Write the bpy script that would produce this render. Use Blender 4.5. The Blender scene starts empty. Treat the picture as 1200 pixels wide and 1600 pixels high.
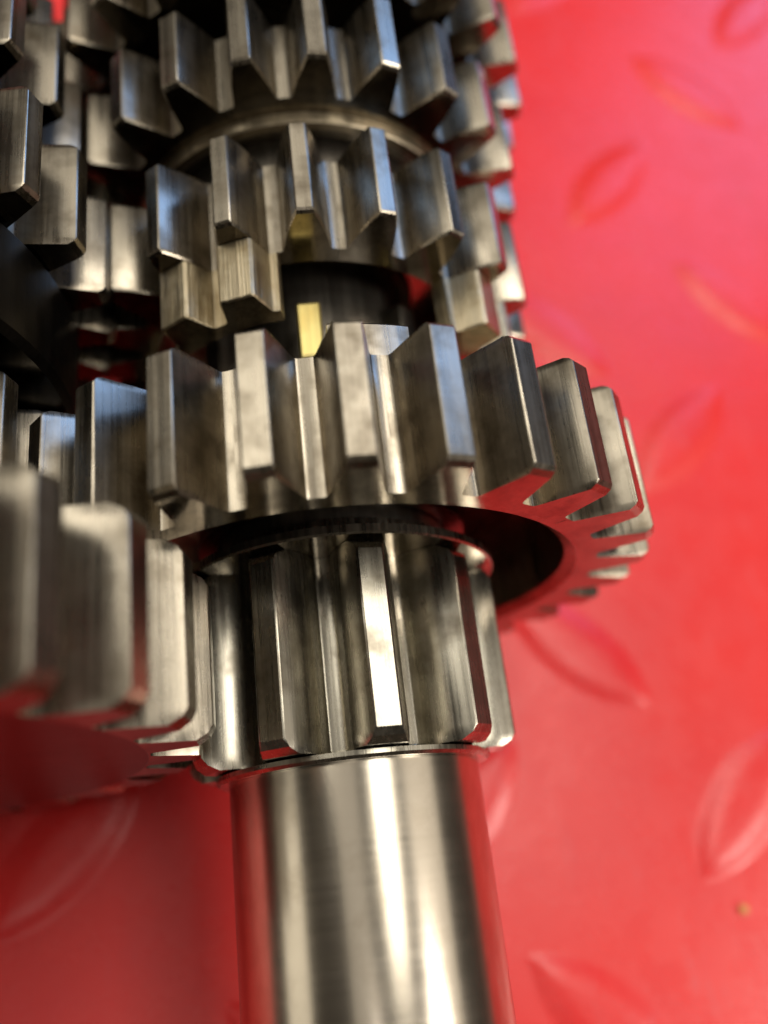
import bpy, bmesh, math, random
from mathutils import Vector, Matrix
random.seed(7)
MM = 0.001
R = math.radians
scene = bpy.context.scene
C = scene.collection

# ------------------------------------------------------------------ camera
HB = 48.95                                   # height of the pinion shaft axis above the mat (mm)
cam_d = bpy.data.cameras.new('camera')
cam = bpy.data.objects.new('camera', cam_d); C.objects.link(cam)
rot = Matrix(((0.984105996, 0.050435185, -0.170269434),
              (-0.111384650, 0.922071593, -0.370644623),
              (0.138307078, 0.383718998, 0.913033889)))
cam.matrix_world = Matrix.Translation(Vector((-16.2829, -55.4240, 135.3233 + HB)) * MM) @ rot.to_4x4()
cam_d.sensor_fit = 'VERTICAL'; cam_d.sensor_height = 24.0; cam_d.sensor_width = 18.0
cam_d.lens = 24.0 * 1412.79 / 1600
cam_d.clip_start = 0.005; cam_d.clip_end = 20
cam_d.dof.use_dof = True
cam_d.dof.focus_distance = 0.116
cam_d.dof.aperture_fstop = cam_d.lens / 4.2
scene.camera = cam

# ------------------------------------------------------------------ world and lamps
world = bpy.data.worlds.new('World'); scene.world = world; world.use_nodes = True
bg = world.node_tree.nodes['Background']
bg.inputs[0].default_value = (0.55, 0.47, 0.38, 1); bg.inputs[1].default_value = 0.09

def lamp(name, d, dist, size, watt, col, aim=(0.0, 0.0, 0.04), along=None):
    l = bpy.data.lights.new(name, 'AREA'); l.shape = 'RECTANGLE'; l.size, l.size_y = size
    l.energy = watt; l.color = col
    o = bpy.data.objects.new(name, l); C.objects.link(o)
    t = Vector(aim); p = t + Vector(d).normalized() * dist
    z = (p - t).normalized()
    x = Vector(along) - z * z.dot(Vector(along)) if along else Vector((0, 0, 1)).cross(z)
    x.normalize(); y = z.cross(x)
    o.matrix_world = Matrix.Translation(p) @ Matrix((x, y, z)).transposed().to_4x4()
    return o
def ang(deg, y=0.0): return (math.sin(R(deg)), y, math.cos(R(deg)))
lamp('ceiling_lamp', (0.25, 0.22, 0.945), 1.5, (1.0, 0.40), 10.0, (1.0, 0.94, 0.83), along=(0, 1, 0))
lamp('rear_ceiling', ang(-16, 0.0), 1.6, (0.8, 0.55), 0.8, (1.0, 0.92, 0.80), along=(0, 1, 0))
lamp('front_ceiling', (-0.08, 0.62, 0.74), 1.8, (0.9, 0.8), 3.0, (1.0, 0.93, 0.80))
lamp('bounce_ceiling', ang(50, 0.0), 1.7, (0.7, 0.9), 2.0, (1.0, 0.90, 0.76), along=(0, 1, 0))
lamp('window_light', (0.56, 0.65, 0.51), 2.0, (0.6, 1.25), 9.0, (0.28, 0.50, 1.0))
lamp('left_lamp', (-0.52, 0.38, 0.77), 1.4, (0.55, 0.7), 4.6, (1.0, 0.94, 0.82))
lamp('side_lamp', ang(-71, 0.0), 1.3, (0.6, 0.5), 1.3, (1.0, 0.92, 0.76), along=(0, 1, 0))
lamp('work_lamp', (0.66, -0.30, 0.69), 1.3, (0.3, 0.3), 8.0, (1.0, 0.93, 0.84))
lamp('bulb', (-0.12, -0.30, 0.95), 1.5, (0.2, 0.2), 0.9, (1.0, 0.93, 0.85))

vs = scene.view_settings
vs.view_transform = 'Standard'; vs.look = 'None'; vs.exposure = 0.0; vs.gamma = 1.0
scene.render.engine = 'CYCLES'
scene.cycles.max_bounces = 8; scene.cycles.glossy_bounces = 5
scene.cycles.sample_clamp_indirect = 4.0

# ------------------------------------------------------------------ node helpers and materials
class NT:
    def __init__(s, name):
        s.m = bpy.data.materials.new(name); s.m.use_nodes = True
        s.t = s.m.node_tree; s.b = s.t.nodes['Principled BSDF']
    def n(s, typ, **kw):
        nd = s.t.nodes.new(typ)
        for k, v in kw.items(): setattr(nd, k, v)
        return nd
    def set(s, sock, v):
        if hasattr(v, 'is_output'): s.t.links.new(v, sock)
        else: sock.default_value = v
    def math(s, op, a, b=0.0, c=None, clamp=False):
        nd = s.n('ShaderNodeMath', operation=op, use_clamp=clamp)
        s.set(nd.inputs[0], a); s.set(nd.inputs[1], b)
        if c is not None: s.set(nd.inputs[2], c)
        return nd.outputs[0]
    def vmath(s, op, a, b):
        nd = s.n('ShaderNodeVectorMath', operation=op); s.set(nd.inputs[0], a); s.set(nd.inputs[1], b)
        return nd.outputs[0]
    def noise(s, vec, scale, detail=3.0, rough=0.55, dim='3D'):
        nd = s.n('ShaderNodeTexNoise', noise_dimensions=dim)
        s.set(nd.inputs['W' if dim == '1D' else 'Vector'], vec)
        nd.inputs['Scale'].default_value = scale; nd.inputs['Detail'].default_value = detail; nd.inputs['Roughness'].default_value = rough
        return nd.outputs[0]
    def rng(s, v, a, b, c=0.0, d=1.0):
        nd = s.n('ShaderNodeMapRange'); s.set(nd.inputs[0], v)
        for i, x in enumerate((a, b, c, d)): s.set(nd.inputs[1 + i], x)
        return nd.outputs[0]
    def mix(s, f, a, b):
        nd = s.n('ShaderNodeMix', data_type='RGBA'); s.set(nd.inputs[0], f); s.set(nd.inputs[6], a); s.set(nd.inputs[7], b)
        return nd.outputs[2]
    def bump(s, h, strength, dist):
        nd = s.n('ShaderNodeBump'); nd.inputs['Strength'].default_value = strength; nd.inputs['Distance'].default_value = dist
        s.set(nd.inputs['Height'], h); return nd.outputs[0]

def steel(name, base=(0.36, 0.32, 0.255), stain=(0.10, 0.075, 0.045), rough=(0.20, 0.38), streak=0.5, fine=1600.0, ring=0.2, coat=0.15, stain_amt=0.75, along=(1.0, 0.018, 1.0), bd=0.00005, tone=(0.66, 1.2), mott=0.25):
    t = NT(name); b = t.b
    oc = t.n('ShaderNodeTexCoord').outputs['Object']
    rnd = t.n('ShaderNodeObjectInfo').outputs['Random']
    off = t.math('MULTIPLY', rnd, 3.7)
    co = t.vmath('ADD', oc, off)
    mp = t.n('ShaderNodeMapping'); t.set(mp.inputs['Vector'], co); mp.inputs['Scale'].default_value = along
    s1 = t.noise(mp.outputs[0], fine, 4, 0.65)                      # grinding marks along the tooth
    s2 = t.noise(mp.outputs[0], fine * 0.28, 3, 0.6)
    blot = t.noise(co, 160, 4, 0.6)                                  # oil film and wear
    speck = t.noise(co, 1400, 3, 0.7)
    sep = t.n('ShaderNodeSeparateXYZ'); t.set(sep.inputs[0], oc)
    rad = t.math('SQRT', t.math('ADD', t.math('MULTIPLY', sep.outputs[0], sep.outputs[0]), t.math('MULTIPLY', sep.outputs[2], sep.outputs[2])))
    rg = t.noise(rad, 3800, 2, 0.6, '1D')                            # turning marks on the faces
    ns = t.n('ShaderNodeSeparateXYZ'); t.set(ns.inputs[0], t.n('ShaderNodeNewGeometry').outputs['Normal'])
    face = t.rng(t.math('ABSOLUTE', ns.outputs[1]), 0.85, 0.95)
    st = t.math('MULTIPLY_ADD', s1, 0.6, t.math('MULTIPLY', s2, 0.4))
    h = t.n('ShaderNodeMix', data_type='FLOAT'); t.set(h.inputs[0], face); t.set(h.inputs[2], t.math('MULTIPLY_ADD', speck, 0.10, st)); t.set(h.inputs[3], t.math('MULTIPLY', rg, ring * 0.12))
    hh = h.outputs[0]
    t.set(b.inputs['Normal'], t.bump(hh, streak, bd))
    dirt = t.math('MULTIPLY', t.rng(blot, 0.48, 0.72), stain_amt)
    tone = t.rng(st, 0.32, 0.68, tone[0], tone[1])
    col = t.mix(dirt, (*base, 1), (*stain, 1))
    cm = t.n('ShaderNodeVectorMath', operation='SCALE'); t.set(cm.inputs[0], col); t.set(cm.inputs['Scale'], tone)
    t.set(b.inputs['Base Color'], cm.outputs[0])
    rr = t.math('ADD', t.rng(st, 0.3, 0.7, rough[0], rough[1]), t.math('MULTIPLY', t.math('SUBTRACT', blot, 0.5), mott))
    t.set(b.inputs['Roughness'], t.math('MAXIMUM', t.math('MULTIPLY', rr, t.rng(face, 0, 1, 1.0, 0.5)), 0.08))
    b.inputs['Metallic'].default_value = 1.0
    b.inputs['Coat Weight'].default_value = coat; b.inputs['Coat Roughness'].default_value = 0.12
    return t.m
M_gear = steel('gear_steel')
M_pin = steel('pinion_steel', base=(0.37, 0.345, 0.285), rough=(0.20, 0.36), coat=0.25)
M_shaft = steel('ground_shaft_steel', base=(0.54, 0.485, 0.40), stain=(0.32, 0.26, 0.18), rough=(0.20, 0.235), streak=0.02, fine=1800, ring=0.2, coat=0.0, stain_amt=0.35, along=(0.05, 1.0, 0.05), tone=(0.97, 1.02), mott=0.08)
M_ring = steel('pale_ring_steel', base=(0.62, 0.53, 0.38), stain=(0.4, 0.32, 0.2), rough=(0.3, 0.45))
M_dog = steel('worn_warm_glint_steel', base=(0.46, 0.39, 0.265), stain=(0.21, 0.155, 0.075), rough=(0.25, 0.55), streak=1.0, fine=2000, bd=0.0004, tone=(0.55, 1.5))  # worn steel; golden tint puts the warm reflection into the colour
M_yellow = steel('yellow_metal', base=(0.90, 0.76, 0.30), stain=(0.8, 0.6, 0.2), rough=(0.35, 0.5))  # strong yellow metal, used for one spline only
M_shade = steel('painted_shade_steel', base=(0.035, 0.03, 0.025), stain=(0.02, 0.016, 0.012), rough=(0.3, 0.45), coat=0.05)  # near-black colour stands for the shade on and between the left gears
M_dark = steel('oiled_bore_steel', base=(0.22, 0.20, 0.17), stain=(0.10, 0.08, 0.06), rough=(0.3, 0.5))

def mat_red():
    t = NT('red_plastic'); b = t.b
    oc = t.n('ShaderNodeNewGeometry').outputs['Position']
    big = t.noise(oc, 22, 4, 0.6); mid = t.noise(oc, 130, 4, 0.6); fin = t.noise(oc, 1800, 3, 0.6)
    mp = t.n('ShaderNodeMapping'); t.set(mp.inputs['Vector'], oc); mp.inputs['Rotation'].default_value = (0, 0, 0.5); mp.inputs['Scale'].default_value = (1, 0.12, 1)
    scr = t.noise(mp.outputs[0], 260, 5, 0.7)
    col = t.mix(t.rng(big, 0.35, 0.65), (0.82, 0.040, 0.036, 1), (0.75, 0.036, 0.038, 1))
    scuff = t.math('MULTIPLY', t.rng(scr, 0.58, 0.78), t.rng(mid, 0.4, 0.65))
    col = t.mix(t.math('MULTIPLY', scuff, 0.6), col, (0.62, 0.16, 0.17, 1))
    t.set(b.inputs['Base Color'], col)
    t.set(b.inputs['Roughness'], t.math('ADD', t.rng(mid, 0.3, 0.7, 0.22, 0.34), t.math('MULTIPLY', scuff, 0.15)))
    t.set(b.inputs['Normal'], t.bump(t.math('ADD', fin, t.math('MULTIPLY', mid, 2.0)), 0.35, 0.00012))
    b.inputs['Specular IOR Level'].default_value = 0.36
    return t.m
M_red = mat_red()
def mat_bench():
    t = NT('dark_bench'); p = t.n('ShaderNodeNewGeometry').outputs['Position']
    t.set(t.b.inputs['Base Color'], t.mix(t.noise(p, 9, 5), (0.035, 0.028, 0.022, 1), (0.07, 0.055, 0.04, 1)))
    t.b.inputs['Roughness'].default_value = 0.6
    return t.m
M_crumb = NT('crumb_orange'); M_crumb.b.inputs['Base Color'].default_value = (0.75, 0.33, 0.10, 1); M_crumb = M_crumb.m

# ------------------------------------------------------------------ mesh helpers
def mesh_obj(name, verts, faces, mat, parent=None, sharp=19, mesh=None):
    if mesh is None:
        mesh = bpy.data.meshes.new(name)
        mesh.from_pydata([(x * MM, y * MM, z * MM) for x, y, z in verts], [], faces)
        mesh.validate(); mesh.update()
        bm = bmesh.new(); bm.from_mesh(mesh); bmesh.ops.remove_doubles(bm, verts=bm.verts, dist=1e-7); bmesh.ops.dissolve_degenerate(bm, edges=bm.edges, dist=1e-7); bmesh.ops.recalc_face_normals(bm, faces=bm.faces); bm.to_mesh(mesh); bm.free()
        mesh.polygons.foreach_set('use_smooth', [True] * len(mesh.polygons))
        mesh.set_sharp_from_angle(angle=R(sharp))
        mesh.materials.append(mat)
    o = bpy.data.objects.new(name, mesh); C.objects.link(o)
    if parent: o.parent = parent
    return o

def empty(name, loc, label, cat, group=None):
    o = bpy.data.objects.new(name, None); C.objects.link(o)
    o.empty_display_size = 0.01
    o.location = Vector(loc) * MM; o['label'] = label; o['category'] = cat
    if group: o['group'] = group
    return o

def lathe(profile, seg=128):
    """closed (r, y) loop turned about the local Y axis"""
    v = []; f = []; n = len(profile)
    for k in range(seg):
        a = 2 * math.pi * k / seg; c, s = math.sin(a), math.cos(a)
        v += [(r * c, y, r * s) for r, y in profile]
    for k in range(seg):
        k2 = (k + 1) % seg
        for i in range(n):
            j = (i + 1) % n
            f.append((k * n + i, k * n + j, k2 * n + j, k2 * n + i))
    return v, f

def tooth_profile(N, Rt, depth, tip_w, gap_w, pitch_frac=0.5, cut=None):
    """points (r, angle) from the middle of one gap to the middle of the next"""
    Rr = Rt - depth; Rp = Rt - 0.46 * depth
    t_t = tip_w / Rt; t_p = 2 * math.pi / N * pitch_frac; t_r = 2 * math.pi / N - gap_w / Rr
    def th(r):                                   # tooth thickness (angle) at radius r, quadratic through three points
        a, b, c = Rr, Rp, Rt
        return t_r * (r - b) * (r - c) / ((a - b) * (a - c)) + t_p * (r - a) * (r - c) / ((b - a) * (b - c)) + t_t * (r - a) * (r - b) / ((c - a) * (c - b))
    half = []
    gm = math.pi / N
    half.append((Rr, -gm)); half.append((Rr, -gm + 0.30 * gap_w / Rr))
    half.append((Rr + 0.10, -gm + 0.44 * gap_w / Rr))
    for q in (0.05, 0.14, 0.25, 0.38, 0.52, 0.66, 0.80, 0.91):
        r = Rr + q * depth
        e = 0.35 * max(0, 0.12 - q) / Rr * 2
        half.append((r, -th(r) / 2 - e))
    ed = 0.16
    half.append((Rt - ed, -th(Rt - ed) / 2)); half.append((Rt - 0.05, -th(Rt) / 2 + 0.05 / Rt)); half.append((Rt, -th(Rt) / 2 + ed / Rt))
    if cut: half = [(r, a) for r, a in half if r < cut - 0.3] + [(cut - 0.25, -th(cut) / 2), (cut, -th(cut) / 2 + 0.3 / cut)]
    return half + [(r, -a) for r, a in reversed(half)]

def tooth_mesh(prof, Rin, y0, y1, ct=(1.0, 0.7), closed=False):
    """extrude the profile from y0 (front) to y1 (back); ct = (radial, axial) chamfer at the tip corners"""
    Rt = max(r for r, a in prof); Rr = min(r for r, a in prof)
    crt, cax = ct
    def ring(lim, ins):
        out = []
        fl = [(r, abs(a)) for r, a in prof[:len(prof) // 2]]
        al = next((fl[i][1] + (fl[i + 1][1] - fl[i][1]) * (lim - fl[i][0]) / (fl[i + 1][0] - fl[i][0]) for i in range(len(fl) - 1) if fl[i][0] <= lim < fl[i + 1][0]), fl[-1][1])
        for r, a in prof:
            if r > lim: a = math.copysign(al, a); r = lim
            k = min(1, max(0, (r - Rr) / (Rt - Rr) * 1.6))
            da = ins * k / r
            aa = math.copysign(max(abs(a) - da, 0.0), a) if k > 0 else a
            out.append((min(r, lim), aa))
        return out
    rings = [(y0, ring(Rt - crt, 0.28)), (y0 + cax * 0.45, ring(Rt - crt * 0.32, 0.10)), (y0 + cax, prof), (y1 - cax, prof), (y1 - cax * 0.45, ring(Rt - crt * 0.32, 0.10)), (y1, ring(Rt - crt, 0.28))]
    v = []; f = []; n = len(prof)
    for y, pr in rings: v += [(r * math.sin(a), y, r * math.cos(a)) for r, a in pr]
    for k in range(len(rings) - 1):
        for i in range(n - 1): f.append((k * n + i, k * n + i + 1, (k + 1) * n + i + 1, (k + 1) * n + i))
    am = abs(prof[0][1]); m = 6; arcs = []
    for y in (y0, y1):
        b = len(v); arcs.append(b)
        for q in range(m + 1):
            a = am - 2 * am * q / m; v.append((Rin * math.sin(a), y, Rin * math.cos(a)))
    last = (len(rings) - 1) * n
    f.append(tuple(range(n)) + tuple(arcs[0] + q for q in range(m + 1)))
    f.append(tuple(last + i for i in range(n)) + tuple(arcs[1] + q for q in range(m + 1)))
    if closed:
        for q in range(m): f.append((arcs[0] + q, arcs[0] + q + 1, arcs[1] + q + 1, arcs[1] + q))
        f.append(tuple(k * n for k in range(len(rings))) + (arcs[1] + m, arcs[0] + m))
        f.append(tuple(k * n + n - 1 for k in range(len(rings))) + (arcs[1], arcs[0]))
    return v, f

PHI = 8.0      # the axes' frame is rolled by this angle against the mat
def put_teeth(parent, N, phase, vf, mat, name='tooth', idx=None, jitter=0.12):
    me = None
    for k in (range(N) if idx is None else idx):
        o = mesh_obj(name, vf[0], vf[1], mat, parent, mesh=me)
        me = o.data
        o.rotation_euler = (0, R(phase + 360.0 / N * k - PHI + random.uniform(-jitter, jitter)), 0)

RX, RZ = 0.0, HB                      # pinion shaft axis
LX, LZ = -84.31, HB + 16.95           # second shaft axis

# ------------------------------------------------------------------ tread mat
S = 3000
bt = mesh_obj('bench_top', [(-S, -S, -4.05), (S, -S, -4.05), (S, S, -4.05), (-S, S, -4.05)], [(0, 1, 2, 3)], mat_bench()); bt['kind'] = 'structure'
fl = mesh_obj('tread_mat', [(x, y, z) for z in (0, -4) for x, y in ((-360, -215), (320, -215), (320, 520), (-360, 520))], [(0, 1, 2, 3), (7, 6, 5, 4), (0, 4, 5, 1), (1, 5, 6, 2), (2, 6, 7, 3), (3, 7, 4, 0)], M_red)
fl['kind'] = 'structure'
def lozenge_mesh(L=41.0, W=16.0, H=0.78, nu=22, nv=14):
    v = []; f = []
    for i in range(nu + 1):
        u = -1 + 2 * i / nu
        u = math.sin(u * math.pi / 2)
        w = W / 2 * max(0.0, 1 - abs(u) ** 2.2) ** 0.85 + 0.25 * (1 - abs(u))
        for j in range(nv + 1):
            q = math.sin((-1 + 2 * j / nv) * math.pi / 2)
            d = min((1 - abs(q)) * w, (1 - abs(u)) * L / 2 * 0.75)      # distance in from the rim
            t = min(1, d / 4.8); z = H * (t * t * (3 - 2 * t)) - 0.02
            z += 0.3 * (1 - q * q) * (1 - u * u)
            v.append((u * L / 2, q * w, z))
    for i in range(nu):
        for j in range(nv):
            a = i * (nv + 1) + j; f.append((a, a + nv + 1, a + nv + 2, a + 1))
    return v, f
lz = lozenge_mesh(); lzm = None
seen = {(0, 1): (91.5, 113.5), (1, 1): (123.5, 148.1), (1, 0): (118.8, 73.5), (0, 0): (93.0, 34.7), (-1, -1): (56.4, -15.0), (0, -1): (86.7, -49.3),
        (-1, -2): (49.8, -86.1), (-1, 0): (64.0, 66.4), (2, 2): (152.1, 181.4), (-4, -1): (-49.1, -44.7)}
for i in range(-9, 8):
    for k in range(-4, 5):
        odd = i % 2
        x = 91 + 33.5 * i - 1.5 * k; y = 33 + 80 * k + (40 if odd else 0)
        if (i, k) in seen: x, y = seen[(i, k)]
        if y < -200 or x < -345 or x > 305: continue
        o = mesh_obj('lozenge', lz[0], lz[1], M_red, fl, sharp=70, mesh=lzm); lzm = o.data
        o.location = (x * MM, y * MM, 0); o.rotation_euler = (0, 0, R(-43 if odd else 46) + random.uniform(-0.02, 0.02))

# ------------------------------------------------------------------ gear builder
def gear(name, label, axis, N, phase, Rt, depth, tip_w, gap_w, y0, y1, web, group=None, ct=(1.0, 0.7), mat=None, pf=0.5, rim=2.0, web_mat=None):
    ax, az = axis
    g = empty(name, (ax, 0, az), label, 'gear', group)
    prof = tooth_profile(N, Rt, depth, tip_w, gap_w, pf)
    Rin = Rt - depth - rim
    put_teeth(g, N, phase, tooth_mesh(prof, Rin, y0, y1, ct), mat or M_gear)
    v, f = lathe([(Rin, y0)] + web(Rin) + [(Rin, y1)])
    mesh_obj('web', v, f, web_mat or mat or M_gear, g)
    return g
RA, LA = (RX, RZ), (LX, LZ)

# ------------------------------------------------------------------ pinion shaft
sh = empty('pinion_shaft', (RX, 0, RZ), 'polished steel shaft with a ten tooth pinion cut into it', 'shaft')
v, f = lathe([(0.5, -130), (18, -130), (18, -41.52), (0.5, -41.52)]); mesh_obj('journal', v, f, M_shaft, sh)
v, f = lathe([(2, -41.5), (19.3, -41.5), (19.8, -41.1), (19.8, -40.5), (18.9, -40.2), (18.9, -40.35), (2, -40.35)]); mesh_obj('collar', v, f, M_pin, sh)
v, f = lathe([(1, -40.3), (12.4, -40.3), (12.4, -13.2), (1, -13.2)]); pin = mesh_obj('pinion', v, f, M_pin, sh)
pp = tooth_profile(10, 23.9, 8.0, 3.5, 2.3, 0.56)
put_teeth(pin, 10, 12.83, tooth_mesh(pp, 12.4, -40.3, -13.3, (2.0, 1.8)), M_pin, jitter=0.0)
v, f = lathe([(1, -13.25), (24.3, -13.25), (24.6, -13.0), (24.6, -11.9), (19.5, -11.9), (19.5, -9.0), (1, -9.0)]); mesh_obj('thrust_washer', v, f, M_gear, sh)
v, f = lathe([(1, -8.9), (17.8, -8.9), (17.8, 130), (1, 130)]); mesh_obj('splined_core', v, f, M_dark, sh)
sp = [(17.0, -0.11), (17.75, -0.105), (21.6, -0.082), (22.0, -0.066), (22.0, 0.066), (21.6, 0.082), (17.75, 0.105), (17.0, 0.11)]
put_teeth(sh, 8, 0.6, tooth_mesh(sp, 16.5, 5, 27.5, (0.5, 0.6), True), M_dark, 'spline', idx=range(1, 8), jitter=0)
put_teeth(sh, 8, 0.6, tooth_mesh([(r if r < 18 else r + 3, a * 0.9) for r, a in sp], 16.5, 13.8, 23.4, (0.5, 0.6), True), M_yellow, 'yellow_spline', idx=[0], jitter=0)  # first spline position: shorter, taller and yellow

# ------------------------------------------------------------------ gears on the pinion shaft
gB = gear('spur_gear', 'wide 27 tooth spur gear with a big dark counterbore right behind the pinion', RA, 27, 6.05, 48.75, 8.5, 3.4, 2.5, -14.5, 4.3,
          lambda Ri: [(37.2, -14.5), (35.6, -13.2), (35.6, 1.5), (25.2, 1.5), (25.2, 4.3)], 'gears on the pinion shaft', (1.3, 1.0))
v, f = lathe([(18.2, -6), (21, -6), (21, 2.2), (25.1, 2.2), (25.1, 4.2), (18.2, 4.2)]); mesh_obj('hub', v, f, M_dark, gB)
def dog_block(r0, r1, a0, a1, y0, y1, m=8):
    v = []; f = []
    for q in range(m + 1):
        a = R(a0 + (a1 - a0) * q / m)
        for r, y in ((r0, y0), (r1 - 0.5, y0), (r1, y0 + 0.4), (r1, y1 - 0.5), (r1 - 0.5, y1), (r0, y1)): v.append((r * math.sin(a), y, r * math.cos(a)))
    for q in range(m):
        for i in range(6): j = (i + 1) % 6; f.append((q * 6 + i, q * 6 + j, q * 6 + 6 + j, q * 6 + 6 + i))
    f.append(tuple(range(6))); f.append(tuple(m * 6 + i for i in range(6)))
    return v, f
put_teeth(gB, 4, 12, dog_block(26, 38.5, -8, 8, 4.35, 10.5), M_gear, 'dog', jitter=0)

gC = gear('dog_gear', 'narrow 20 tooth gear with warm-tinted worn dogs standing out towards the wide gear', RA, 20, 2.16, 37.4, 8.2, 2.4, 2.3, 29.3, 45.4,
          lambda Ri: [(26.4, 29.3), (25.6, 30.2), (25.6, 40), (18.4, 40), (18.4, 45.4)], 'gears on the pinion shaft', (0.7, 0.6))
lugp = tooth_profile(20, 37.4, 8.2, 2.4, 2.3, 0.5, cut=33.9)
put_teeth(gC, 20, 2.16, tooth_mesh(lugp, 26.8, 19.4, 29.28, (0.35, 0.3), True), M_dog, 'dog', idx=[-2, -1, 3, 4, 8, 9, 13, 14], jitter=0)

gD = gear('spur_gear', '22 tooth spur gear with a thin golden raised ring on its face', RA, 22, 7.86, 39.75, 7.8, 2.9, 2.4, 55.5, 70.5,
          lambda Ri: [(18.4, 55.5), (18.4, 70.5)], 'gears on the pinion shaft', (0.8, 0.7))
v, f = lathe([(27.0, 55.45), (27.2, 53.9), (27.5, 53.6), (28.8, 53.6), (29.1, 53.9), (29.2, 55.45)]); mesh_obj('face_ring', v, f, M_ring, gD)
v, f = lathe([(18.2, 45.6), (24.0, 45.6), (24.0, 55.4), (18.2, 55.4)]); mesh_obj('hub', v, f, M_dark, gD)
gE = gear('spur_gear', 'farthest spur gear on the pinion shaft, teeth only peeping past the ringed gear', RA, 26, 2.0, 44.3, 7.8, 3.0, 2.5, 77.0, 93.0,
          lambda Ri: [(18.4, 77.0), (18.4, 93.0)], 'gears on the pinion shaft', (0.8, 0.7))

# ------------------------------------------------------------------ second shaft and its gears
s2 = empty('second_shaft', (LX, 0, LZ), 'dark oily steel shaft carrying the left gears', 'shaft')
v, f = lathe([(0.5, -60), (17, -60), (17.5, -59.5), (17.5, 130), (0.5, 130)]); mesh_obj('journal', v, f, M_dark, s2)
v, f = lathe([(17.6, -39.9), (23, -39.9), (23.5, -39.4), (23.5, -36.8), (17.6, -36.8)]); mesh_obj('collar', v, f, M_dark, s2)
v, f = lathe([(17.6, 11), (46, 11), (47, 12), (47, 25.8), (46.4, 26.4), (17.6, 26.4)]); mesh_obj('shade_filler', v, f, M_shade, s2)  # added drum closes the gap and keeps light out; black stands for shadow
g1 = gear('large_gear', 'largest blurred gear beside the pinion with beige rounded tooth corners', LA, 32, 61.0 - 11.25 * 3, 65.3, 8.4, 3.4, 2.6, -38.0, -16.6,
          lambda Ri: [(17.7, -36.7), (17.7, -16.6)], 'gears on the second shaft', (2.2, 1.9), web_mat=M_shade, rim=0.3)  # near-black web: the shaded face is put into its colour
g2 = gear('mating_gear', 'gear meshing with the wide gear, mostly hidden behind the largest gear', LA, 26, 78.4, 45.0, 7.8, 3.0, 2.6, -12.0, 7.6,
          lambda Ri: [(17.7, -12.0), (17.7, 7.6)], 'gears on the second shaft', (1.0, 0.8))
g3 = gear('mating_gear', 'gear with 30 pale teeth meshing with the gear that has dogs', LA, 30, 69.5, 52.6, 7.8, 3.0, 2.4, 27.0, 44.2,
          lambda Ri: [(17.7, 27.0), (17.7, 44.2)], 'gears on the second shaft', (1.2, 1.0), web_mat=M_shade, rim=0.4)  # web colour darkened for the shade in the gap before it
g4 = gear('mating_gear', 'gear with pale teeth meshing with the gold ringed gear', LA, 26, 71.4, 47.5, 7.8, 3.0, 2.4, 56.0, 72.5,
          lambda Ri: [(17.7, 56.0), (17.7, 72.5)], 'gears on the second shaft', (1.0, 0.8))
g5 = gear('mating_gear', 'gear at the far end of the second shaft beside the farthest spur gear', LA, 24, 70.0, 42.5, 7.8, 3.0, 2.4, 79.0, 93.0,
          lambda Ri: [(17.7, 79.0), (17.7, 93.0)], 'gears on the second shaft', (1.0, 0.8))

# ------------------------------------------------------------------ crumb on the mat
bm = bmesh.new(); bmesh.ops.create_icosphere(bm, subdivisions=2, radius=1.0)
for q in bm.verts: q.co *= random.uniform(0.8, 1.15); q.co.z = q.co.z * 0.6 + 0.5
cv = [tuple(q.co) for q in bm.verts]; cf = [tuple(w.index for w in p.verts) for p in bm.faces]; bm.free()
cr = mesh_obj('crumb', cv, cf, M_crumb, sharp=60); cr.location = (80.3 * MM, -69.5 * MM, 0); cr['label'] = 'tiny orange crumb lying on the red mat'; cr['category'] = 'crumb'
